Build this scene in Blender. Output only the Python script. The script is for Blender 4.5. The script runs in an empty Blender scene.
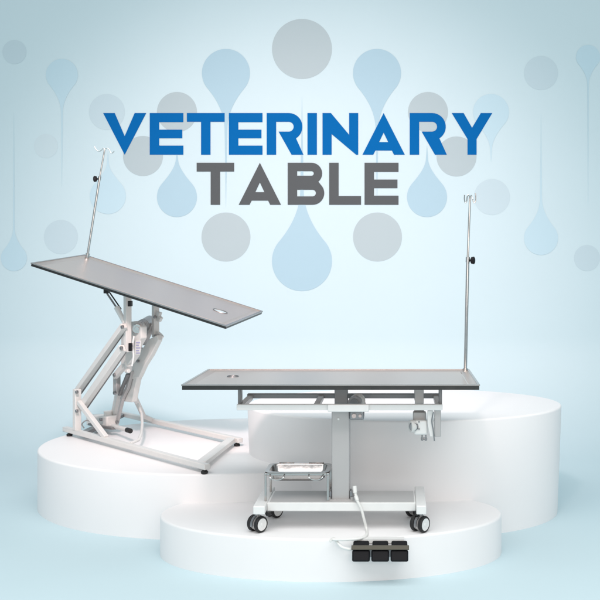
import bpy, bmesh, math, random
from mathutils import Vector as V, Matrix
random.seed(4)
scene = bpy.context.scene
COL = scene.collection
R = math.radians
# ---------------------------------------------------------------- camera numbers
F, CX, CY, HC = 946.0, 394.0, 261.0, 1.387
def at(px, py, Y):
    """world point at depth Y that the photograph shows at px, py (used to measure the real sizes)"""
    return V(((px - CX) * Y / F, Y, HC - (py - CY) * Y / F))
# ---------------------------------------------------------------- materials
def mat(name, col, rough=.5, metal=0., noise=0., nscale=30., bump=0., bscale=200., stretch=None, coat=0., spec=.5):
    m = bpy.data.materials.new(name); m.use_nodes = True
    nt = m.node_tree; N = nt.nodes; L = nt.links; b = N['Principled BSDF']
    b.inputs['Base Color'].default_value = (*col, 1); b.inputs['Roughness'].default_value = rough
    b.inputs['Metallic'].default_value = metal; b.inputs['Coat Weight'].default_value = coat
    b.inputs['Specular IOR Level'].default_value = spec
    tc = N.new('ShaderNodeTexCoord'); mp = N.new('ShaderNodeMapping'); L.new(tc.outputs['Object'], mp.inputs[0])
    if stretch: mp.inputs['Scale'].default_value = stretch
    if noise:
        n = N.new('ShaderNodeTexNoise'); n.inputs['Scale'].default_value = nscale; n.inputs['Detail'].default_value = 5
        L.new(mp.outputs[0], n.inputs['Vector'])
        mx = N.new('ShaderNodeMix'); mx.data_type = 'RGBA'
        mx.inputs[6].default_value = (*[c * (1 - noise) for c in col], 1)
        mx.inputs[7].default_value = (*[min(1, c * (1 + noise)) for c in col], 1)
        L.new(n.outputs[0], mx.inputs[0]); L.new(mx.outputs[2], b.inputs['Base Color'])
        r = N.new('ShaderNodeMapRange'); r.inputs[3].default_value = max(.02, rough - noise); r.inputs[4].default_value = rough + noise
        L.new(n.outputs[0], r.inputs[0]); L.new(r.outputs[0], b.inputs['Roughness'])
    if bump:
        n2 = N.new('ShaderNodeTexNoise'); n2.inputs['Scale'].default_value = bscale; n2.inputs['Detail'].default_value = 3
        L.new(mp.outputs[0], n2.inputs['Vector'])
        bp = N.new('ShaderNodeBump'); bp.inputs['Strength'].default_value = bump; bp.inputs['Distance'].default_value = .002
        L.new(n2.outputs[0], bp.inputs['Height']); L.new(bp.outputs[0], b.inputs['Normal'])
    return m
WALL = (.58, .715, .76)
def tint(r, g, b): return (WALL[0]*r, WALL[1]*g, WALL[2]*b)
M = dict(
    wall=mat('pale_blue_paint', WALL, .75, noise=.015, nscale=2, bump=.05, spec=.1),
    podium=mat('white_lacquer', (.88, .868, .872), .45, noise=.012, nscale=5, bump=.06, bscale=60, spec=.25),
    steel=mat('brushed_steel', (.68, .585, .54), .33, .86, noise=.05, nscale=5, bump=.02, bscale=30, stretch=(.5, 16, 1)),
    lip=mat('steel_lip', (.42, .40, .39), .25, .9, noise=.06, nscale=25),
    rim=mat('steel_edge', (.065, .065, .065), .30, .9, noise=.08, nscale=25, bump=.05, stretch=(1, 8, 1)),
    chrome=mat('polished_steel', (.62, .61, .60), .14, 1., noise=.05, nscale=30),
    pan=mat('pan_steel', (.46, .44, .43), .22, 1., noise=.12, nscale=45, bump=.5, bscale=25),
    dchrome=mat('dull_steel', (.30, .30, .31), .35, .9, noise=.08, nscale=40),
    white=mat('white_enamel', (.80, .80, .79), .35, noise=.035, nscale=25, bump=.05),
    cream=mat('off_white_enamel', (.68, .675, .66), .38, noise=.05, nscale=25, bump=.08),
    grey=mat('grey_enamel', (.47, .46, .458), .40, .25, noise=.03, nscale=12, bump=.06),
    lgreyc=mat('pale_grey_sheet', (.54, .53, .525), .4, .15, noise=.03, nscale=20),
    dgrey=mat('shaded_grey_steel', (.22, .22, .225), .42, .4, noise=.06, nscale=20),  # dark grey parts; on the rear rail it stands in for shade
    black=mat('black_rubber', (.012, .012, .013), .65, noise=.003, nscale=60, bump=.2),
    plastic=mat('black_plastic', (.007, .007, .009), .5, noise=.004, nscale=80, bump=.15, spec=.2),
    brass=mat('worn_steel_strip', (.09, .085, .07), .45, .6, noise=.08, nscale=60),
    cord=mat('white_cable', (.78, .78, .76), .5, noise=.02),
    sticker=mat('lilac_sticker', (.42, .42, .62), .5, noise=.1, nscale=300),
    blue=mat('blue_lettering', (.005, .125, .38), .8, noise=.01, spec=.0),
    lgrey=mat('grey_lettering', (.092, .102, .108), .6, noise=.01, spec=.1),
)
def decal_mat(name, r, g, b): return mat(name, tint(r, g, b), .75, noise=.01, nscale=3, spec=.1)
DM = dict(g=decal_mat('grey_print', .745, .725, .72), gf=decal_mat('faint_grey_print', .90, .905, .92),
          b=decal_mat('blue_print', .69, .79, .86), bf=decal_mat('faint_blue_print', .87, .94, .985), gv=decal_mat('very_faint_print', .975, .96, .96))
# ---------------------------------------------------------------- object helpers
def tag(o, label=None, cat=None, group=None, kind=None):
    if label: o['label'] = label
    if cat: o['category'] = cat
    if group: o['group'] = group
    if kind: o['kind'] = kind
    return o
def empty(name, loc, label, cat, group=None):
    o = bpy.data.objects.new(name, None); COL.objects.link(o); o.location = loc; o.empty_display_size = .1
    return tag(o, label, cat, group)
def wloc(p):
    v = V((0, 0, 0))
    while p: v = v + p.location; p = p.parent
    return v
class MB:
    """collects shapes given in world metres, links them as one mesh"""
    def __init__(s): s.bm = bmesh.new()
    def poly(s, vs, fs):
        vv = [s.bm.verts.new(v) for v in vs]
        for f in fs:
            try: s.bm.faces.new([vv[i] for i in f])
            except ValueError: pass
        return s
    def box(s, x0, x1, y0, y1, z0, z1):
        vs = [(x, y, z) for z in (z0, z1) for y in (y0, y1) for x in (x0, x1)]
        return s.poly(vs, [(0,2,3,1),(4,5,7,6),(0,1,5,4),(2,6,7,3),(0,4,6,2),(1,3,7,5)])
    def bar(s, p, q, w, d, hint=(0, 1, 0), ext=0.):
        """rectangular bar from p to q, w wide in the picture plane, d deep along hint"""
        p, q = V(p), V(q); a = (q - p).normalized(); p = p - a*ext; q = q + a*ext
        h = V(hint); h = (h - a*h.dot(a)).normalized(); c = a.cross(h)
        vs = []
        for e in (p, q):
            for i, j in ((-1,-1),(1,-1),(1,1),(-1,1)): vs.append(e + c*(i*w/2) + h*(j*d/2))
        return s.poly(vs, [(3,2,1,0),(4,5,6,7),(0,1,5,4),(1,2,6,5),(2,3,7,6),(3,0,4,7)])
    def tube(s, pts, r, n=14, cap=True):
        pts = [V(p) for p in pts]; rs = r if isinstance(r, (list, tuple)) else [r]*len(pts)
        rings = []; up = None
        for i, p in enumerate(pts):
            t = (pts[min(i+1, len(pts)-1)] - pts[max(i-1, 0)]).normalized()
            if up is None:
                up = V((0,0,1)) if abs(t.z) < .9 else V((0,1,0))
            u = (up - t*up.dot(t)).normalized(); up = u; v = t.cross(u)
            rings.append([s.bm.verts.new(p + (u*math.cos(2*math.pi*k/n) + v*math.sin(2*math.pi*k/n))*rs[i]) for k in range(n)])
        for a, b in zip(rings, rings[1:]):
            for k in range(n): s.bm.faces.new((a[k], a[(k+1) % n], b[(k+1) % n], b[k]))
        if cap: s.bm.faces.new(rings[0][::-1]); s.bm.faces.new(rings[-1])
        return s
    def prism(s, pts, depth, hint=(0, 1, 0)):
        """flat outline given as world points, thickened along hint"""
        h = V(hint)*depth/2; n = len(pts)
        vs = [V(p) - h for p in pts] + [V(p) + h for p in pts]
        return s.poly(vs, [tuple(range(n)), tuple(range(2*n-1, n-1, -1))] + [(i, (i+1) % n, n+(i+1) % n, n+i) for i in range(n)])
    def add_mesh(s, me, xf):
        k0 = len(s.bm.verts); s.bm.from_mesh(me); s.bm.verts.ensure_lookup_table()
        for v in s.bm.verts[k0:]: v.co = xf(v.co)
        return s
    def build(s, name, m, parent=None, bevel=0., label=None, smooth=35):
        bmesh.ops.recalc_face_normals(s.bm, faces=s.bm.faces)
        o0 = wloc(parent) if parent else V((0, 0, 0))
        c = V((0, 0, 0))
        for v in s.bm.verts: c += v.co
        c /= max(1, len(s.bm.verts))
        for v in s.bm.verts: v.co -= c
        me = bpy.data.meshes.new(name); s.bm.to_mesh(me); s.bm.free()
        for p in me.polygons: p.use_smooth = True
        me.set_sharp_from_angle(angle=R(smooth))
        me.materials.append(M[m] if isinstance(m, str) else m)
        o = bpy.data.objects.new(name, me); COL.objects.link(o); o.location = c - o0
        if parent: o.parent = parent
        if bevel:
            b = o.modifiers.new('edge', 'BEVEL'); b.width = bevel; b.segments = 2; b.limit_method = 'ANGLE'; b.angle_limit = R(40)
            b.harden_normals = False
        if label: o['label'] = label
        return o
def flat_mesh(loops, half):
    """mesh of a flat outline with holes, thickness 2*half, lying in local XY"""
    cu = bpy.data.curves.new('outline', 'CURVE'); cu.dimensions = '2D'; cu.fill_mode = 'BOTH'; cu.extrude = half
    for lp in loops:
        sp = cu.splines.new('POLY'); sp.points.add(len(lp) - 1); sp.use_cyclic_u = True
        for p, (x, y) in zip(sp.points, lp): p.co = (x, y, 0, 1)
    o = bpy.data.objects.new('outline', cu); COL.objects.link(o)
    bpy.context.view_layer.update()
    me = bpy.data.meshes.new_from_object(o.evaluated_get(bpy.context.evaluated_depsgraph_get()))
    bpy.data.objects.remove(o); bpy.data.curves.remove(cu)
    return me
def spline(pts, n=8):
    pts = [V(p) for p in pts]; P = [pts[0]*2 - pts[1]] + pts + [pts[-1]*2 - pts[-2]]; out = []
    for i in range(1, len(P) - 2):
        for k in range(n):
            t = k/n; a, b, c, d = P[i-1:i+3]
            out.append(.5*((2*b) + (c-a)*t + (2*a-5*b+4*c-d)*t*t + (3*b-a-3*c+d)*t**3))
    return out + [pts[-1]]
# ================================================================ SETTING
YW = 8.0                                           # distance of the printed wall
def cyclorama():
    mb = MB(); prof = [(-3.0, 0.0), (2.0, 0.0), (5.0, 0.0), (6.6, 0.0)]
    ry, rz = 1.4, .75
    for k in range(1, 33):
        a = k/32*math.pi/2; prof.append((YW - ry + ry*math.sin(a), rz - rz*math.cos(a)))
    prof += [(YW, 2.0), (YW, 3.5), (YW, 6.0)]
    xs = (-9, 7); vs = [(x, y, z) for (y, z) in prof for x in xs]
    mb.poly(vs, [(2*i, 2*i+1, 2*i+3, 2*i+2) for i in range(len(prof)-1)])
    o = mb.build('backdrop', 'wall', smooth=60); tag(o, kind='structure'); return o
cyclorama()
def podium(name, cx, cy, a, b, top, label, taper=1.0, bot=.0):
    mb = MB(); n = 192; e = .011; rows = []
    prof = [(taper, 0, bot)]
    for k in range(0, 7):
        t = k/6*math.pi/2; prof.append((1, -e + e*math.cos(t), top - e + e*math.sin(t)))
    for s, off, z in prof:
        rows.append([mb.bm.verts.new((cx + (a*s + off)*math.cos(2*math.pi*k/n), cy + (b*s + off)*math.sin(2*math.pi*k/n), z)) for k in range(n)])
    for r0, r1 in zip(rows, rows[1:]):
        for k in range(n): mb.bm.faces.new((r0[k], r0[(k+1) % n], r1[(k+1) % n], r1[k]))
    mb.bm.faces.new(rows[-1]); mb.bm.faces.new(rows[0][::-1])
    o = mb.build(name, 'podium', smooth=30)
    return tag(o, label, 'podium', 'white display podiums')
ZF, ZL, ZR = .186, .329, .592
podium('display_podium', -.300, 4.53, .813, .445, ZF, 'low white oval podium in front, under the level table and its foot pedals')
podium('display_podium', -.962, 5.53, 1.078, .835, ZL, 'white oval podium at the left, under the tilted table')
podium('display_podium',   .058, 5.30, .874, .60, ZR, 'tallest white oval podium at the back right with nothing standing on it', taper=.975)
# ---------------------------------------------------------------- prints on the wall
def wx(p): return V(((p[0]-CX)*YW/F, (CY-p[1])*YW/F + HC, 0))
layer = [0]
def decal(name, loops, m, label, cat, group, parent=None, thick=.0003, y=None):
    me = flat_mesh([[tuple(wx(p))[:2] for p in lp] for lp in loops], thick)
    mb = MB(); yy = YW - thick - .001 if y is None else y
    mb.add_mesh(me, lambda c: V((c.x, yy - c.z, c.y)))
    bpy.data.meshes.remove(me)
    o = mb.build(name, m, parent)
    if label: tag(o, label, cat, group)
    return o
def circ(cx, cy, r, n=64): return [(cx + r*math.cos(2*math.pi*k/n), cy + r*math.sin(2*math.pi*k/n)) for k in range(n)]
def drop(cx, cy, r, d, L):
    """round drop whose neck runs to a long point, d = +1 tail down, -1 tail up, L = tail length from centre"""
    a0 = R(50); n = 48
    w0, y0, m0 = r*math.sin(a0), r*math.cos(a0), -math.cos(a0)/math.sin(a0)
    y1 = min(2.35*r, .72*L); w1 = .055*r; m1 = -w1/(L - y1)*1.2; half = []
    for k in range(n+1):                              # round end, from the far pole to the neck
        a = math.pi - (math.pi - a0)*k/n; half.append((r*math.sin(a), r*math.cos(a)))
    for k in range(1, 25):                            # neck runs out of the circle without a kink
        t = k/24; H = y1 - y0
        w = (2*t**3-3*t**2+1)*w0 + (t**3-2*t**2+t)*H*m0 + (-2*t**3+3*t**2)*w1 + (t**3-t**2)*H*m1
        half.append((w, y0 + t*H))
    half += [(w1*.5, (y1+L)/2)]
    pts = [(cx + w, cy + d*y) for w, y in half] + [(cx, cy + d*L)] + [(cx - w, cy + d*y) for w, y in reversed(half[1:])]
    return pts
G1, G2 = 'round spots printed on the backdrop', 'long tailed drops printed on the backdrop'
spots = [(302,49,30,'g','largest grey spot on the wall, top centre above the blue lettering'),
 (177,112,20,'g','grey spot behind the blue letters E and T near the left of the word'),
 (428,112,20,'g','grey spot behind the blue letter R near the right end of the word'),
 (143,156,20,'g','grey spot below the first blue E, left of the word TABLE'),
 (456.5,156.5,20,'g','grey spot below the last blue letter Y, right of the word TABLE'),
 (107,112,18,'gf','faint grey spot behind the blue letter V, above the left drip pole'),
 (492,197,18,'gf','faint greenish spot just right of the right drip pole hooks'),
 (226,237,24.5,'g','grey spot under the letter T of TABLE, above the tilted table'),
 (377.5,237,24.5,'g','grey spot under the last letter E of TABLE'),
 (14.5,52,12,'gf','small grey spot in the upper left corner of the wall'),
 (61,237,17,'gf','pale spot above the raised left end of the tilted table'),
 (46,146,12,'gv','barely visible small spot left of the left drip pole'),
 (541,73,17,'gf','grey spot high on the right side of the wall'),
 (587,258,13,'gf','small pale spot at the right edge of the wall')]
for x, y, r, k, lb in spots: decal('printed_spot', [circ(x, y, r)], DM[k], lb, 'wall print', G1)
drops = [(226,73,24,1,135,'b','blue drop with tail running down behind the blue letters T and E'),
 (377,73,24,1,135,'b','blue drop with tail running down behind the blue letters N and A'),
 (177,197,20,-1,52,'b','blue upturned drop left of the word TABLE'),
 (427,197,20,-1,52,'b','blue upturned drop right of the word TABLE'),
 (302,261,30,-1,166,'b','largest blue upturned drop in the middle under the word TABLE'),
 (62,75,16,1,112,'bf','faint blue drop with tail down, upper left of the wall'),
 (491,112,18,1,50,'bf','faint blue drop with short tail beside the letter Y'),
 (108,196,18,-1,45,'bf','faint upturned drop beside the left drip pole'),
 (14,258,13,-1,145,'bf','slender upturned drop at the left edge of the wall'),
 (541,238,17,-1,125,'bf','pale upturned drop with long tail on the right side of the wall'),
 (588,57,12,1,150,'bf','slender drop with long tail down at the upper right edge')]
for x, y, r, d, L, k, lb in drops: decal('printed_drop', [drop(x, y, r, d, L)], DM[k], lb, 'wall print', G2, thick=.0003, y=YW-.0024)
# ---------------------------------------------------------------- lettering (units: zoomed pixels / 2.857)
def LT(u, v, x0=90): return (x0 + u/2.857, 90 + v/2.857)
def E_(x0, x1, t, b, s=27, h=26): m = (t+b)/2; return [[(x0,t),(x1,t),(x1,t+h),(x0+s,t+h),(x0+s,m-12),(x1-3,m-12),(x1-3,m+12.5),(x0+s,m+12.5),(x0+s,b-h),(x1,b-h),(x1,b),(x0,b)]]
def T_(x0, x1, t, b): c = (x0+x1)/2; return [[(x0,t),(x1,t),(x1,t+25),(c+13.5,t+25),(c+13.5,b),(c-13.5,b),(c-13.5,t+25),(x0,t+25)]]
def arc(cx, cy, rx, ry, a0, a1, n=14): return [(cx+rx*math.cos(R(a0+(a1-a0)*k/n)), cy+ry*math.sin(R(a0+(a1-a0)*k/n))) for k in range(n+1)]
def R_(x0, x1, t, b):
    m = t + 78; ro = 39; cx = x1 - 3 - ro
    out = [(x0,t)] + arc(cx, t+ro, ro, ro, -90, 60) + [(x1,b),(x1-34,b),(x0+27,m-20+8),(x0+27,b),(x0,b)]
    hole = [(x0+27,t+25),(x0+27,t+53)] + arc(cx-2, t+ro, 14, 14, 90, -90)
    return [[(x0,t)] + arc(cx, t+ro, ro, ro, -90, 58) + [(x1,b),(x1-34,b),(x0+34,t+53)] + [(x0+62,t+53)] + arc(cx, t+ro, 14, 14, 90, -90) + [(x0+27,t+25),(x0+27,b),(x0,b)]]
def A_(x0, x1, t, b):
    c = (x0+x1)/2
    return [[(c,t),(x1,b),(x1-31,b),(x1-37,b-12),(x0+37,b-12),(x0+31,b),(x0,b)], [(c,t+56),(c+13,b-36),(c-13,b-36)]]
def N_(x0, x1, t, b): return [[(x0,t),(x0+24,t),(x1-26,t+62),(x1-26,t),(x1,t),(x1,b),(x1-6,b),(x0+26,t+60),(x0+26,b),(x0,b)]]
def Y_(x0, x1, t, b): c = (x0+x1)/2; return [[(x0,t),(x0+34,t),(c,t+42),(x1-33,t),(x1,t),(c+13,t+74),(c+13,b),(c-13,b),(c-13,t+74)]]
def V_(x0, x1, t, b): c = (x0+x1)/2; return [[(x0,t),(x0+33,t),(c,t+66),(x1-33,t),(x1,t),(c,b)]]
def B_(x0, x1, t, b):
    m = (t+b)/2 - 3; r1 = (m+4-t)/2; r2 = (b-m+4)/2
    out = [(x0,t)] + arc(x1-6-r1, t+r1, r1, r1, -90, 50) + arc(x1-r2, b-r2, r2, r2, -45, 90) + [(x0,b)]
    h1 = [(x0+27,t+24)] + arc(x1-6-r1, t+r1, r1-24, r1-24, -90, 90) + [(x0+27,t+2*r1-24)]
    h2 = [(x0+27,b-2*r2+24)] + arc(x1-r2, b-r2, r2-24, r2-24, -90, 90) + [(x0+27,b-24)]
    return [out, h1, h2]
def L_(x0, x1, t, b): return [[(x0,t),(x0+27,t),(x0+27,b-25),(x1,b-25),(x1,b),(x0,b)]]
def I_(x0, x1, t, b): return [[(x0,t),(x1,t),(x1,b),(x0,b)]]
Q = 571.4                                          # offset of the second measuring window (200 px)
word1 = [(V_,38,161),(E_,171,267),(T_,277,385),(E_,397,493),(R_,505,610),(I_,Q+50,Q+77),(N_,Q+93,Q+195),(A_,Q+207,Q+328),(R_,Q+342,Q+448),(Y_,Q+462,Q+578)]
word2 = [(T_,305,412),(A_,425,546),(B_,565,Q+98),(L_,Q+112,Q+203),(E_,Q+213,Q+310)]
for word, t, b, m, lb, txt in ((word1, 66, 185, 'blue', 'large bold blue capitals reading VETERINARY across the wall', 1), (word2, 208, 328, 'lgrey', 'smaller bold grey capitals reading TABLE on the wall below the blue word', 2)):
    c = wx(LT(word[0][1], b)); root = empty('wall_lettering', (c.x, YW-.008, c.y), lb, 'lettering')
    for fn, x0, x1 in word:
        lp = [[LT(*p) for p in l] for l in fn(x0, x1, t, b)]
        decal('letter', lp, m, None, None, None, root, thick=.0006, y=YW-.004)
# ================================================================ shared parts
def tray(root, X, L, W, hole, dark=None, h=.0235):
    """shallow stainless table top; X maps local (u,v,w) to the world; u along, v across, w up"""
    def box(mb, u0, u1, v0, v1, w0, w1):
        vs = [X(V((u, v, w))) for w in (w0, w1) for v in (v0, v1) for u in (u0, u1)]
        mb.poly(vs, [(0,2,3,1),(4,5,7,6),(0,1,5,4),(2,6,7,3),(0,4,6,2),(1,3,7,5)])
    lip, brd = .011, .042
    sh = MB()
    def rect(i, w): return [V((i, i, w)), V((L-i, i, w)), V((L-i, W-i, w)), V((i, W-i, w))]
    r0, r1, r2 = rect(lip, -.002), rect(brd, -.0105), rect(brd+.005, -.0068)
    vs = [X(p) for p in r0+r1+r2]
    sh.poly(vs, [(i, (i+1) % 4, 4+(i+1) % 4, 4+i) for i in range(4)] + [(4+i, 4+(i+1) % 4, 8+(i+1) % 4, 8+i) for i in range(4)])
    i = brd + .006; hu, hv, ra, rb = hole
    me = flat_mesh([[(i,i),(L-i,i),(L-i,W-i),(i,W-i)], [(hu+ra*math.cos(2*math.pi*k/32), hv+rb*math.sin(2*math.pi*k/32)) for k in range(32)]], .001)
    sh.add_mesh(me, lambda c: X(V((c.x, c.y, c.z-.0078)))); bpy.data.meshes.remove(me)
    top = sh.build('tabletop', 'steel', root, label='flat brushed steel tray top with a round drain hole')
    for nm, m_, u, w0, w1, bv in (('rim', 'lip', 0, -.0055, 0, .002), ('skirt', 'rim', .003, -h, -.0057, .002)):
        rim = MB()
        me = flat_mesh([[(u,u),(L-u,u),(L-u,W-u),(u,W-u)], [(lip,lip),(L-lip,lip),(L-lip,W-lip),(lip,W-lip)]], (w1-w0)/2)
        rim.add_mesh(me, lambda c: X(V((c.x, c.y, c.z+(w0+w1)/2)))); bpy.data.meshes.remove(me)
        rim.build(nm, m_, root, bevel=bv)
    rg = MB()                                    # rolled collar of the drain
    pts = [X(V((hu+(ra+.002)*math.cos(2*math.pi*k/32), hv+(rb+.002)*math.sin(2*math.pi*k/32), -.0055))) for k in range(33)]
    rg.tube(pts, .0022, 8, cap=False); rg.build('drain_ring', 'dchrome', top)
    if dark:
        cu = MB(); cu.tube([X(V((hu, hv, -.009))), X(V((hu, hv, -.035)))], [max(ra, rb)+.004, .022], 24)
        cu.build('drain_shade_cup', 'black', top)  # added cup, coloured black to stand in for shade inside the hole
    return top
def castor(parent, p, floor, r=.036, yaw=-38, small=False):
    a = R(yaw); ax = V((math.cos(a), math.sin(a), 0)); c = V((p[0], p[1], floor + r))
    fw = V((-ax.y, ax.x, 0))
    hs = MB(); hs.tube([V((p[0], p[1], p[2])), c + V((0,0,r*.5))], .009, 14)
    hs.tube([c - ax*.006, c + ax*.006], r*.80, 26)
    o = hs.build('castor', 'grey', parent, bevel=.001)
    hood = MB(); k = [c + fw*(r*1.02*math.cos(R(t))) + V((0,0,r*1.02*math.sin(R(t)))) for t in range(40, 200, 10)]
    for u, v in zip(k, k[1:]): hood.bar(u, v, .003, .012, ax, ext=.002)
    hood.build('hood', 'dchrome', o)
    for sgn in (-1, 1):
        q = c + ax*(sgn*.0225); ty = MB()
        prof = [(-.009,.76),(-.009,.92),(-.005,1.),(.005,1.),(.009,.92),(.009,.76)]
        rings = []
        for t, s in prof:
            rings.append([ty.bm.verts.new(q + ax*t + (fw*math.cos(2*math.pi*j/36) + V((0,0,math.sin(2*math.pi*j/36))))*r*s) for j in range(36)])
        for A, B in zip(rings, rings[1:] + rings[:1]):
            for j in range(36): ty.bm.faces.new((A[j], A[(j+1) % 36], B[(j+1) % 36], B[j]))
        ty.build('tyre', 'black', o)
        hb = MB(); hb.tube([q - ax*.0085, q + ax*(.009 if sgn > 0 else .0085)], r*.76, 30)
        hb.tube([q + ax*.009*sgn, q + ax*.0115*sgn], [r*.30, r*.22], 20); hb.build('hub', 'white', o, bevel=.001)
    return o
# ================================================================ RIGHT TABLE
TX0, TX1, TY0, TY1 = -.923, .373, 4.10, 4.69; TZ = HC - .5357
rt = empty('veterinary_table', (-.25, 4.33, ZF), 'level stainless veterinary table on castors, on the low front podium, with grey centre column', 'veterinary table')
tray(rt, lambda c: V((TX0 + c.x, TY0 + c.y, TZ + c.z)), TX1-TX0, TY1-TY0, (.166, .345, .024, .024), dark=True)
# under frame: white tube rectangle with cross pieces
fz = at(0, 407, 4.2).z; fx0, fx1 = at(237, 0, 4.2).x, at(442.5, 0, 4.2).x; fy0, fy1 = 4.2, 4.5
mb = MB(); mb.box(fx0, fx1, fy0-.014, fy0+.014, fz-.013, fz+.013)
mb.build('front_rail', 'white', rt, bevel=.003)
mb = MB(); mb.box(fx0+.0, fx1-.0, fy1-.014, fy1+.014, fz-.004, fz+.018); mb.build('rear_rail', 'dgrey', rt, bevel=.003, label='shaded grey rear rail under the tabletop')  # dark grey carries the shade under the top, painted into the rail colour
for x in (fx0+.016, at(318, 0, 4.3).x, fx1-.016):
    mb = MB(); mb.box(x-.013, x+.013, fy0+.0145, fy1-.0145, fz-.010, fz+.0115); mb.build('cross_rail', 'grey', rt, bevel=.002)
for x in (at(341, 0, 4.3).x, at(419, 0, 4.3).x):        # pads that carry the top
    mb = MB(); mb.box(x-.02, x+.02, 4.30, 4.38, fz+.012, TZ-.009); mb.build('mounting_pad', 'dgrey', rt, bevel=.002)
for x in (fx0+.003, fx1-.013):
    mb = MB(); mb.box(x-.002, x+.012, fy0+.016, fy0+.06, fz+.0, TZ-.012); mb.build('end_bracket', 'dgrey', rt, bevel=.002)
# white sleeve of the rail at the column
sx0, sx1 = at(328, 0, 4.18).x, at(369, 0, 4.18).x
mb = MB(); mb.box(sx0, sx1, 4.162, 4.1855, fz-.016, fz+.016); mb.build('rail_clamp', 'white', rt, bevel=.003)
# column
cx0, cx1 = at(331.6, 0, 4.26).x, at(349.5, 0, 4.26).x; zb = .310
mb = MB(); mb.box(cx0, cx1, 4.26, 4.36, zb, fz-.018); col = mb.build('column', 'grey', rt, bevel=.004)
mb = MB(); p = at(338.5, 419, 4.259); mb.tube([p, p + V((0,-.003,0))], .005, 14); mb.build('bolt', 'white', col)
mb = MB(); mb.box(cx0+.012, cx1-.010, 4.275, 4.345, fz-.02, TZ-.02); mb.build('inner_column', 'dgrey', rt, bevel=.003)
mb = MB(); mb.box(cx0-.008, cx1+.008, 4.245, 4.375, zb+.0005, zb+.006)
for x in (cx0-.012, cx1+.012):
    for y in (4.25, 4.37): mb.tube([V((x, y, zb)), V((x, y, zb+.016))], .008, 6)
mb.build('column_flange', 'grey', rt, bevel=.001)
for x, s in ((cx0-.010, -1), (cx1+.010, 1)):
    mb = MB(); mb.prism([V((x-.009*1, 4.285, zb)), V((x+.009, 4.285, zb)), V((x+.009 if s < 0 else x, 4.285, zb+.04)), V((x if s < 0 else x-.009, 4.285, zb+.04))], .05)
    mb.build('foot_bracket', 'dchrome', rt, bevel=.002)
# motor beside the column head
c = at(357, 402, 4.30)
mb = MB(); mb.tube([c + V((-.01,-.03,0)), c + V((.0,.06,0))], .031, 28); mb.tube([c + V((-.011,-.034,0)), c + V((-.0105,-.032,0))], .02, 24)
g = mb.build('motor', 'dchrome', rt, bevel=.002)
mb = MB()
for k in range(5): mb.tube([c + V((-.0045+.002*k, .0+.012*k, 0)), c + V((-.004+.002*k, .004+.012*k, 0))], .033, 28)
mb.build('cooling_rib', 'cream', g)
a0, a1 = at(349.5, 411, 4.24), at(364, 420, 4.24)
mb = MB(); mb.box(a0.x, a1.x, 4.24, 4.33, a1.z, a0.z); g = mb.build('gearbox', 'dchrome', rt, bevel=.006)
mb = MB(); mb.tube([at(354,416,4.238), at(354,416,4.23)], .010, 20); mb.tube([at(360,416,4.238), at(360,416,4.23)], .007, 20); mb.build('cap_screw', 'dchrome', g)
mb = MB(); mb.tube(spline([at(362,412,4.23), at(365.5,408,4.22), at(364,400,4.24), at(359,396,4.27), at(355,397,4.3)]), .0028, 8); mb.build('motor_wire', 'cream', rt)
# right actuator
p0, p1 = at(414.2, 393, 4.33), at(424, 420, 4.33)
mb = MB(); mb.box(p0.x, p1.x, 4.31, 4.35, p1.z, fz-.0135-.0); mb.build('hanger', 'grey', rt, bevel=.002)
mb = MB(); q0 = at(413, 411, 4.28); q1 = at(426, 421, 4.28); mb.box(q0.x, q1.x, 4.27, 4.309, q1.z, q0.z-.004); mb.build('hanger_shoe', 'grey', rt, bevel=.004)
mb = MB(); mb.box(p0.x+.002, p1.x-.002, 4.296, 4.309, fz-.0, TZ-.02); mb.build('hanger_neck', 'grey', rt, bevel=.002)
q0 = at(414, 420, 4.25); q1 = at(427.5, 434.5, 4.25)
mb = MB(); mb.box(q0.x, q1.x, 4.235, 4.30, q1.z, q0.z); ac = mb.build('actuator_motor', 'white', rt, bevel=.008)
c = at(414.5, 426, 4.25); mb = MB(); mb.tube([c + V((-.0195, -.008, 0)), c + V((.002, .0, 0))], .028, 28); mb.build('motor_end', 'cream', ac, bevel=.003)
mb = MB(); c2 = c + V((-.006, -.012, 0)); mb.tube([c2 + V((.0, -.012, 0)), c2 + V((.003, .006, 0))], [.019, .023], 24); mb.build('end_cap', 'dchrome', ac, bevel=.002)
for dx, dy in ((-.0, -.01), (.0, .022)):
    mb = MB(); s = at(419, 424, 4.234) + V((dx, 0, -dy)); mb.tube([s, s + V((0, -.004, 0))], .004, 10); mb.build('screw', 'dchrome', ac)

mb = MB(); a = at(421.5, 434.5, 4.26); b = at(426.5, 434.5, 4.26)
mb.box(a.x, a.x+.006, 4.25, 4.275, a.z-.028, a.z); mb.box(b.x-.006, b.x, 4.25, 4.275, a.z-.028, a.z)
mb.tube([V((a.x-.003, 4.262, a.z-.020)), V((b.x+.003, 4.262, a.z-.020))], .006, 14); mb.build('clevis', 'dchrome', rt, bevel=.001)
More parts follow.
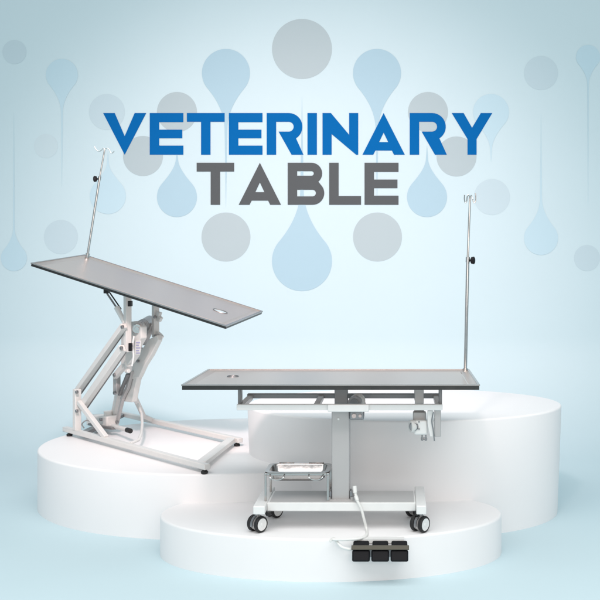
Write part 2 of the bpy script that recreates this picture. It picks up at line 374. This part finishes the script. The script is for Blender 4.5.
# hanging end bracket
a = at(434.5, 410, 4.22); b = at(440.8, 439, 4.22)
mb = MB(); mb.box(a.x, b.x, 4.215, 4.245, b.z+.01, fz-.0135)
mb.build('end_post', 'grey', rt, bevel=.003)
a = at(427.5, 411, 4.21); b = at(433.6, 437, 4.21); mb = MB(); mb.prism([V((a.x, 4.222, a.z)), V((b.x, 4.222, a.z)), V((b.x-.004, 4.222, (a.z+b.z)/2)), V((b.x, 4.222, b.z)), V((a.x+.012, 4.222, b.z)), V((a.x, 4.222, (a.z+b.z)/2))], .012)
mb.build('end_plate', 'white', rt, bevel=.002)
mb = MB(); mb.tube(spline([at(433.5,412,4.208), at(431.8,421,4.208), at(433.2,430,4.208), at(434.4,441,4.208)]), .0026, 8); mb.build('release_cable', 'dchrome', rt)
# base
bt = .310
mb = MB(); mb.box(-.566, .0975, 4.217, 4.43, bt-.039, bt); mb.build('base_beam', 'white', rt, bevel=.004, label='wide white steel beam between the two castor bars')
mb = MB(); mb.box(-.555, .09, 4.222, 4.425, bt+.0004, bt+.0018); mb.build('base_cover', 'lgreyc', rt, label='grey cover sheet on top of the base beam')
mb = MB(); mb.box(-.6186, -.5665, 4.15, 4.508, bt-.036, bt+.001); mb.build('castor_bar', 'white', rt, bevel=.004)
mb = MB(); mb.box(.098, .142, 4.15, 4.508, bt-.036, bt+.003); mb.build('castor_bar', 'white', rt, bevel=.004)
for x, y in ((-.607, 4.20), (.115, 4.20), (-.565, 4.44), (.098, 4.44)): castor(rt, (x, y, bt-.034), ZF)
for x, y in ((-.583, 4.165), (.103, 4.165)):
    mb = MB(); mb.tube([V((x+.026 if x < 0 else x-.0, y+.03, bt-.0355)), V((x+.026 if x < 0 else x-.0, y+.03, bt-.052))], .011, 16); mb.build('stop_button', 'black', rt, bevel=.002)
# rack for the pan
rk0, rk1, ry0, ry1, rz = -.575, -.296, 4.235, 4.42, .432
mb = MB()
for x in (rk0, rk1):
    mb.box(x-.006, x+.006, ry0, ry1, rz-.006, rz+.006)
mb.box(rk0+.006, rk1-.006, ry1-.012, ry1, rz-.006, rz+.006); mb.box(rk0+.006, rk1-.006, ry0, ry0+.012, rz-.006, rz+.006)
rk = mb.build('pan_rack', 'pan', rt, bevel=.0015)
for x in (rk0, rk1):
    for y in (ry0+.006, ry1-.006):
        mb = MB(); mb.box(x-.005, x+.005, y-.005, y+.005, bt+.002, rz-.006); mb.build('rack_leg', 'pan', rk, bevel=.001)
# pan
def rrect(x0, x1, y0, y1, r, n=6):
    out = []
    for cx, cy, a in ((x1-r, y0+r, -90), (x1-r, y1-r, 0), (x0+r, y1-r, 90), (x0+r, y0+r, 180)):
        out += [(cx+r*math.cos(R(a+90*k/n)), cy+r*math.sin(R(a+90*k/n))) for k in range(n+1)]
    return out
pan = empty('instrument_pan', (-.435, 4.33, rz), 'shallow shiny steel pan with wire handles in the rack on the table base', 'pan')
mb = MB(); lv = [(.006,.0,.0075),(.006,.0,.010),(-.012,0,.010),(-.014,0,.007),(-.018,0,-.022),(-.030,0,-.034),(-.060,0,-.036)]
px0, px1, py0, py1 = rk0, rk1, ry0, ry1; rows = []
for off, _, z in lv: rows.append([mb.bm.verts.new((x, y, rz+z)) for x, y in rrect(px0-off, px1+off, py0-off, py1+off, max(.012, .03+off*.2))])
for A, B in zip(rows, rows[1:]):
    n = len(A)
    for k in range(n): mb.bm.faces.new((A[k], A[(k+1) % n], B[(k+1) % n], B[k]))
mb.bm.faces.new(rows[-1])
po = mb.build('pan_body', 'pan', pan, smooth=40); sd = po.modifiers.new('thick', 'SOLIDIFY'); sd.thickness = .0015
for x0 in (px1-.085, px0+.02):
    mb = MB(); z = rz - .006; y = py0-.016
    mb.tube(spline([(x0, py0-.004, z+.004), (x0+.002, y, z-.004), (x0+.02, y-.004, z-.013), (x0+.045, y-.004, z-.013), (x0+.062, y, z-.004), (x0+.064, py0-.004, z+.004)]), .003, 8)
    mb.build('handle', 'chrome', pan)
for x0 in (px0+.04, px1-.10):
    mb = MB(); mb.box(x0, x0+.07, py1-.010, py1-.004, rz+.0105, rz+.016); mb.build('lid_clip', 'pan', pan, bevel=.001)
# drip pole
def pole(root, base, joint, top, knobdir, hooks, r0=.0085, r1=.0058):
    base, joint, top = V(base), V(joint), V(top); ax = (top-base).normalized()
    mb = MB(); mb.tube([base - ax*.01, joint], r0, 16); mb.tube([base, base + ax*.02], .013, 18); mb.tube([joint - ax*.02, joint + ax*.004], r0+.002, 16)
    o = mb.build('drip_pole', 'chrome', root)
    mb = MB(); mb.tube([joint, top], r1, 14); mb.build('inner_tube', 'chrome', o)
    kd = V(knobdir).normalized(); j = joint - ax*.012
    mb = MB(); mb.tube([j + kd*.006, j + kd*.016], .005, 10); mb.tube([j + kd*.014, j + kd*.018, j + kd*.032, j + kd*.036], [.010, .017, .019, .012], 10); mb.build('clamp_knob', 'plastic', o, bevel=.001)
    for h in hooks: mb = MB(); mb.tube(spline(h, 6), .0030, 8); mb.build('hook', 'chrome', o)
    return o
Yp = 4.655
pole(rt, at(465.3, 372.3, Yp), at(467.8, 258, Yp), at(470, 197.5, Yp), (1, -.25, 0),
     [[at(470,198,Yp), at(468.4,194.8,Yp), at(467.2,197,Yp), at(466.6,201.5,Yp), at(465.2,202.5,Yp), at(464.4,199,Yp), at(464.6,195,Yp)],
      [at(470,198,Yp), at(471.3,195.5,Yp-.02), at(472.6,199,Yp-.03), at(474,202.8,Yp-.03), at(475.6,201,Yp-.03), at(475.8,196,Yp-.03), at(475.2,193,Yp-.03)]])
# ---------------------------------------------------------------- foot pedals and cable
fp = empty('foot_pedal_unit', (at(380, 545, 4.08).x, 4.07, ZF), 'row of three black foot pedals on a metal strip at the low podium front edge', 'foot pedal')
Yp0 = 4.045
pl0, pl1 = at(351.5, 545, Yp0), at(409, 545, Yp0)
mb = MB(); mb.box(pl0.x+.006, pl1.x-.006, 4.055, 4.0755, ZF-.07, ZF-.014); mb.build('base_plate', 'dchrome', fp, bevel=.003)
mb = MB(); mb.box(pl0.x+.02, pl1.x-.02, 4.0785, 4.11, ZF+.0005, ZF+.003); mb.box(pl0.x+.02, pl1.x-.02, 4.076, 4.0784, ZF-.03, ZF+.003); mb.build('edge_hook', 'white', fp)
def slab(x0, x1, ya, za, yb, zb2, th, name, m, bev):
    mb = MB(); d = V((0, yb-ya, zb2-za)); n = V((0, d.z, -d.y)).normalized(); n = n if n.y < 0 else -n
    P = [V((x0,ya,za)), V((x1,ya,za)), V((x1,yb,zb2)), V((x0,yb,zb2))]
    mb.poly([p for p in P] + [p + n*th for p in P], [(0,1,2,3),(7,6,5,4),(0,4,5,1),(1,5,6,2),(2,6,7,3),(3,7,4,0)])
    return mb.build(name, m, fp, bevel=bev)
wd = (pl1.x - pl0.x)
for k in range(3):
    x0 = pl0.x + wd*k/3 + .003; x1 = pl0.x + wd*(k+1)/3 - .003
    slab(x0, x1, 4.050, ZF-.036, 4.036, ZF-.082, .016, 'pedal', 'plastic', .007)
    slab(x0+.004, x1-.004, 4.076, ZF-.010, 4.046, ZF-.028, .012, 'pedal_heel', 'plastic', .006)
slab(pl0.x+.0, pl1.x-.0, 4.044, ZF-.015, 4.036, ZF-.033, .012, 'hinge_strip', 'brass', .002)
fl = ZF + .007
def onfloor(px, py, h=fl): Y = (HC-h)*F/(py-CY); return V(((px-CX)*Y/F, Y, h))
cable = MB()
pts = [at(354.5, 488, 4.235), at(355.5, 494, 4.225), at(357, 500, 4.205), at(361, 508, 4.20), at(363.5, 517, 4.2), onfloor(366.5, 529), onfloor(366.5, 535), onfloor(360, 538.5), onfloor(346, 539.5), onfloor(333, 539.6), onfloor(330.5, 541), V((at(334,0,4.07).x, 4.072, fl-.002)), at(341, 546.5, 4.05), at(348, 549, 4.045), at(353, 549, 4.05)]
cable.tube(spline(pts, 8), .0062, 12)
cb = cable.build('pedal_cable', 'cord', fp)
mb = MB(); mb.tube([at(354.5, 486, 4.236), at(355.2, 493, 4.226)], .0095, 14); mb.tube([at(355.8, 496, 4.214), at(357.4, 500.5, 4.203)], .0085, 14); mb.build('cable_plug', 'cord', cb, bevel=.001)
# ================================================================ LEFT TABLE
FL = V((-1.962, 5.72, 0)); D1 = V((1.02, -1.01, 0)); D2 = V((.044, .70, 0))
lt = empty('veterinary_table', (-1.45, 5.5, ZL), 'tilted stainless veterinary table on a white folding lift frame, on the left podium', 'veterinary table')
def LP(px, py, off=0.):
    k = (px-CX)/F; p = FL + D2*off        # p.x + t*D1.x = k*(p.y + t*D1.y)
    t = (k*p.y - p.x)/(D1.x - k*D1.y); q = p + D1*t
    return at(px, py, q.y)
def LZ(px, z, off=0.): q = LP(px, 0, off); return V((q.x, q.y, z))
hn = D2.normalized(); rn = D1.normalized().cross(V((0,0,1))).normalized()
# tilted top, fitted as a true rectangle 1.19 x 0.565 m
P0 = V((-2.011, 5.236, 1.378)); U = (V((-.889, 5.028, 1.042)) - P0); Wv = (V((-1.894, 5.788, 1.428)) - P0)
Lh, Wh = U.length, Wv.length; U.normalize(); Wv = (Wv - U*Wv.dot(U)).normalized(); Nn = U.cross(Wv)
tray(lt, lambda c: P0 + U*c.x + Wv*c.y + Nn*c.z, Lh, Wh, (1.035, .28, .040, .026), h=.019)
def under(p, gap=.022):
    """height of the underside of the tilted top above point p"""
    q = P0 - Nn*gap; return q.z - ((p.x-q.x)*Nn.x + (p.y-q.y)*Nn.y)/Nn.z
m2 = 1/F*5.3
rz0 = ZL + .022
def rail(name, a, b, w=.036, h=.028, **k):
    mb = MB(); mb.bar(a + V((0,0,h/2)), b + V((0,0,h/2)), h, w, (b-a).normalized().cross(V((0,0,1)))); return mb.build(name, 'cream', lt, bevel=.004, **k)
rail('floor_rail', LZ(65, rz0), LZ(207.5, rz0)); rail('floor_rail', LZ(112, rz0, 1), LZ(240.5, rz0, 1))
mb = MB(); a, b = LZ(200.5, rz0+.014, .03), LZ(232, rz0+.014, .97); mb.bar(a, b, .024, .05, (b-a).cross(V((0,0,1)))); mb.build('cross_rail', 'cream', lt, bevel=.003)
mb = MB(); a, b = LZ(84, rz0+.012, .03), LZ(122, rz0+.012, .97); mb.bar(a, b, .022, .045, (b-a).cross(V((0,0,1)))); mb.build('cross_rail', 'dgrey', lt, bevel=.003)
for px, off in ((69.5, 0), (204.5, 0), (237, 1), (117, 1)):
    p = LZ(px, ZL, off); mb = MB(); mb.tube([p, p + V((0,0,.010)), p + V((0,0,.016))], [.017, .018, .012], 18); mb.tube([p + V((0,0,.016)), p + V((0,0,.023))], .006, 10); mb.build('foot', 'black', lt)
def bar(name, a, b, w, d, m='cream', ext=.0, hint=None, bev=.003, **k):
    mb = MB(); mb.bar(a, b, w, d, hint or rn, ext); return mb.build(name, m, lt, bevel=bev, **k)
bar('hinge_post', LZ(77, rz0+.026), LP(77, 389), .034, .04)
bar('brace', LP(79, 402), LZ(106, rz0+.026), .027, .028)
bar('lift_arm', LP(77.5, 391, .05), LP(123, 327, .05), .030, .035, ext=.015)
bar('lift_arm', LP(82.5, 406, .05), LP(122, 349, .05), .042, .035, ext=.01)
a = LP(127.5, 352, .12); b = LP(127.5, 300, .12); b.z = under(b) + .0
bar('upright', a, b, .031, .036)
mb = MB(); p = LP(129.5, 301, .06); mb.box(p.x-.008, p.x+.010, p.y-.01, p.y+.03, p.z-.03, p.z+.0); mb.build('slot_block', 'black', lt, bevel=.002)
# gearbox plate, motor
def plate(name, pts, off, th, m='cream', bev=.004, **k):
    mb = MB(); mb.prism([LP(x, y, off) for x, y in pts], th, rn); return mb.build(name, m, lt, bevel=bev, **k)
plate('gear_plate', [(129,322),(138,321),(144,327),(144,338),(139,347),(137,356),(131,364),(124,364),(124,338)], .24, .04)
a, b = LP(137.5, 328.5, .20), LP(150, 321, .62)
mb = MB(); mb.tube([a, b], .034, 28); mo = mb.build('lift_motor', 'grey', lt, bevel=.004)
d = (b-a).normalized(); mb = MB(); mb.tube([a - d*.012, a - d*.001], [.026, .031], 28); mb.tube([a-d*.016, a-d*.012], .014, 20); mb.build('motor_cap', 'chrome', mo, bevel=.002)
mb = MB()
for k in range(4): mb.tube([a + d*(.03+.035*k), a + d*(.036+.035*k)], .0355, 28)
mb.build('motor_band', 'dchrome', mo)
a = LP(155.5, 337, .52); b = LP(155.5, 308, .52); b.z = under(b); bar('upright', a, b, .028, .036)
plate('catch_bracket', [(157.5,311),(161,312.5),(160,316),(162,318),(160,322),(157.5,321)], .52, .02)
plate('catch_bracket', [(157.5,331),(161,334),(163,336.5),(160,341),(157,340)], .52, .02)
bar('link', LP(152, 325, .5), LP(144, 343, .45), .030, .03, 'grey', ext=.01)
plate('main_link', [(159,335),(160.5,340),(153,355),(146,366),(141,377),(134,379),(131,370),(137,360),(141,352),(148,344),(151,339)], .44, .03)
plate('main_leg', [(134,368),(145,364),(139,380),(134.5,402),(124,401),(129,384)], .46, .035)
plate('leg_edge', [(130.5,372),(133,371),(129,388),(123,400),(121,399),(127,386)], .40, .02, 'grey', .002)
k1 = LZ(153.5, rz0+.018, 1.); k0 = LP(143.5, 416, .85)
bar('rear_leg', LP(130.5, 388, .5), k0, .032, .03, ext=.004)
mb = MB(); mb.bar(k0, k1, .026, .026, rn, .01); mb.build('rear_leg', 'cream', lt, bevel=.003)
mb = MB(); mb.tube([LP(137.5,404,.6), LP(141.5,413,.6), LP(142.3,424,.45), LP(141.3,434,.3), LP(138.5,440,.14), LZ(130.5, rz0+.026, .02)], .0085, 12); mb.build('stay_rod', 'cream', lt)
bar('arm_edge', LP(80, 394, .10), LP(125.5, 329.5, .10), .006, .02, 'dgrey', bev=.001)
bar('arm_edge', LP(85.5, 409.3, .10), LP(125, 352.3, .10), .006, .02, 'dgrey', bev=.001)
bar('link', LP(130, 359, .28), LP(115.5, 376, .28), .032, .03, ext=.008)
bar('link', LP(116.8, 375, .34), LP(116.8, 394, .34), .040, .03, 'grey', ext=.0)
bar('link', LP(128, 374, .36), LP(119.5, 395, .36), .016, .02, 'dgrey', bev=.002)
bar('link', LP(118.5, 392, .42), LP(113.5, 418, .5), .036, .028, ext=.0)
bar('link', LP(123, 398, .40), LP(117, 423, .45), .020, .02, 'grey')
# small cylinder and hose cluster at the knee
mb = MB(); mb.tube([LP(128.5, 363, .22), LP(128.5, 369, .3)], .022, 20); mb.tube([LP(126, 371, .2), LP(129, 371, .2)], .012, 16); mb.build('pivot_boss', 'cream', lt, bevel=.003)
mb = MB(); mb.tube(spline([LP(134,336,.16), LP(132.5,346,.14), LP(133.5,356,.14), LP(132,366,.14)]), .0045, 8); mb.build('hose', 'white', lt)
mb = MB(); mb.box(*(lambda p: (p.x-.009, p.x+.009, p.y-.012, p.y+.012, p.z-.045, p.z+.0))(LP(130.5, 343, .1))); mb.build('limit_switch', 'plastic', lt, bevel=.002)
stk = plate('sticker', [(135.5,340.5),(141,340.5),(140,354.5),(135.5,354.5)], .195, .002, 'white', 0)
mb = MB()
for k, (x0, x1) in enumerate(((136,140),(136,139),(136,140.3),(136,139.2),(136,140))):
    y = 342 + 2.6*k; mb.prism([LP(x0,y,.19), LP(x1,y,.19), LP(x1,y+1.1,.19), LP(x0,y+1.1,.19)], .001, rn)
mb.build('sticker_band', 'sticker', stk)
for (x, y, off, r) in ((77,392,-.035,.0095),(77,411,-.035,.0095),(122.5,327,.015,.0095),(121.5,348,.015,.0095),(114.8,375,.25,.010),(114.8,393,.30,.010),(155,317,.48,.008),(155.5,336,.48,.009),(141,348,.36,.008),(101,419.5,.30,.010),(138,361,.40,.008),(117.2,422,.43,.010)):
    mb = MB(); p = LP(x, y, off); mb.tube([p - rn*.008, p + rn*.006] if rn.y > 0 else [p + rn*.008, p - rn*.006], r, 14); mb.build('bolt', 'dchrome', lt, bevel=.001)
# gas strut
a, b, c = LP(106, 292, .1), LP(117.5, 309, .1), LP(125, 323.5, .1)
mb = MB(); mb.tube([a, b], .0055, 12); st = mb.build('gas_strut', 'dchrome', lt)
mb = MB(); d = (c-b).normalized(); mb.tube([b - d*.015, b - d*.01, b + d*.0, c], [.008, .016, .016, .013], 16); mb.build('strut_cylinder', 'white', st)
a2 = LP(110, 293, .16); b2 = LP(121, 309, .16); mb = MB(); mb.tube([a2, b2], .004, 10); mb.build('strut_rod', 'black', st)
mb = MB(); p = a + V((0,0,0)); zt = under(p, .020); mb.box(p.x-.012, p.x+.016, p.y-.012, p.y+.03, p.z-.008, zt); mb.build('strut_mount', 'black', lt, bevel=.003)
# pump on the floor frame
a, b = LP(92, 419.5, .42), LP(113, 421, .42)
mb = MB(); mb.bar(a, b, .066, .085, rn); pm = mb.build('pump', 'cream', lt, bevel=.010)
mb = MB(); mb.tube([LP(108, 416, .42), LP(108, 411, .42)], .026, 20); mb.tube([LP(112, 413, .52), LP(118, 415, .52)], .022, 20); mb.build('pump_head', 'cream', pm, bevel=.003)
mb = MB(); mb.bar(LP(90, 424, .34), LP(114, 428.5, .34), .014, .03, rn); mb.build('pump_base', 'dgrey', pm, bevel=.002)
mb = MB(); mb.tube([LP(113, 426, .38), LP(127.5, 430, .30)], .0125, 18); pp = mb.build('pedal_bar', 'cream', lt)
mb = MB(); mb.tube([LP(127, 429.9, .30), LP(130.6, 431, .28)], .0145, 18); mb.build('end_cap', 'black', pp, bevel=.002)
mb = MB(); mb.tube(spline([LP(90, 421, .3), LP(86, 420.5, .25), LP(82, 424, .2), LP(84, 428, .2)]), .004, 8); mb.build('hose', 'grey', lt)
# left drip pole stands on the far left corner
bp = P0 + U*.030 + Wv*(Wh-.045)
bp = P0 + U*.038 + Wv*(Wh-.03); Yb = bp.y
pole(lt, bp, at(99.8, 177, Yb), at(104.7, 149.5, Yb), (-1, -.15, .0),
     [[at(104.7,149.5,Yb), at(103.5,148.3,Yb), at(101.5,150.3,Yb), at(99,151.2,Yb), at(96.5,150,Yb), at(94.5,146.5,Yb)],
      [at(104.7,149.5,Yb), at(107.5,148.4,Yb), at(109.5,150.0,Yb), at(111,153,Yb), at(113,152.6,Yb), at(114.3,151,Yb)]], r0=.0075, r1=.005)
# ================================================================ LIGHT
w = bpy.data.worlds.new('World'); scene.world = w; w.use_nodes = True
bg = w.node_tree.nodes['Background']; bg.inputs[0].default_value = (.82, .945, 1., 1); bg.inputs[1].default_value = .53
def area(name, loc, tgt, size, power, col=(1,1,1)):
    l = bpy.data.lights.new(name, 'AREA'); l.shape = 'RECTANGLE'; l.size, l.size_y = size; l.energy = power; l.color = col
    o = bpy.data.objects.new(name, l); COL.objects.link(o); o.location = loc
    o.rotation_euler = (V(tgt) - V(loc)).to_track_quat('-Z', 'Y').to_euler(); return o
area('softbox_lamp', (-.3, 1.9, 4.5), (-.4, 3.3, .2), (6.5, 4.0), 228, (1, .985, .965))
area('key_lamp', (.6, -1.5, 2.0), (-.5, 5.0, .3), (4.0, 2.2), 80, (1, .83, .73))
l = bpy.data.lights.new('wall_spot', 'SPOT'); l.energy = 1480; l.color = (1, .76, .73); l.spot_size = R(50); l.spot_blend = 1; l.shadow_soft_size = .3
o = bpy.data.objects.new('wall_spot', l); COL.objects.link(o); o.location = (-.75, 1.0, 4.5); o.rotation_euler = (V((-.78, 8, .85)) - o.location).to_track_quat('-Z', 'Y').to_euler()
# ================================================================ CAMERA
cam = bpy.data.cameras.new('Camera'); co = bpy.data.objects.new('Camera', cam); COL.objects.link(co)
co.location = (0, 0, HC); co.rotation_euler = (R(90), 0, 0); cam.sensor_width = 36; cam.lens = 36*F/600
cam.shift_x = (300-CX)/600; cam.shift_y = -(300-CY)/600; cam.clip_end = 100; cam.clip_start = .05
scene.camera = co
vs = scene.view_settings; vs.view_transform = 'Standard'; vs.look = 'None'; vs.exposure = 0; vs.gamma = 1
scene.render.resolution_x = scene.render.resolution_y = 1024
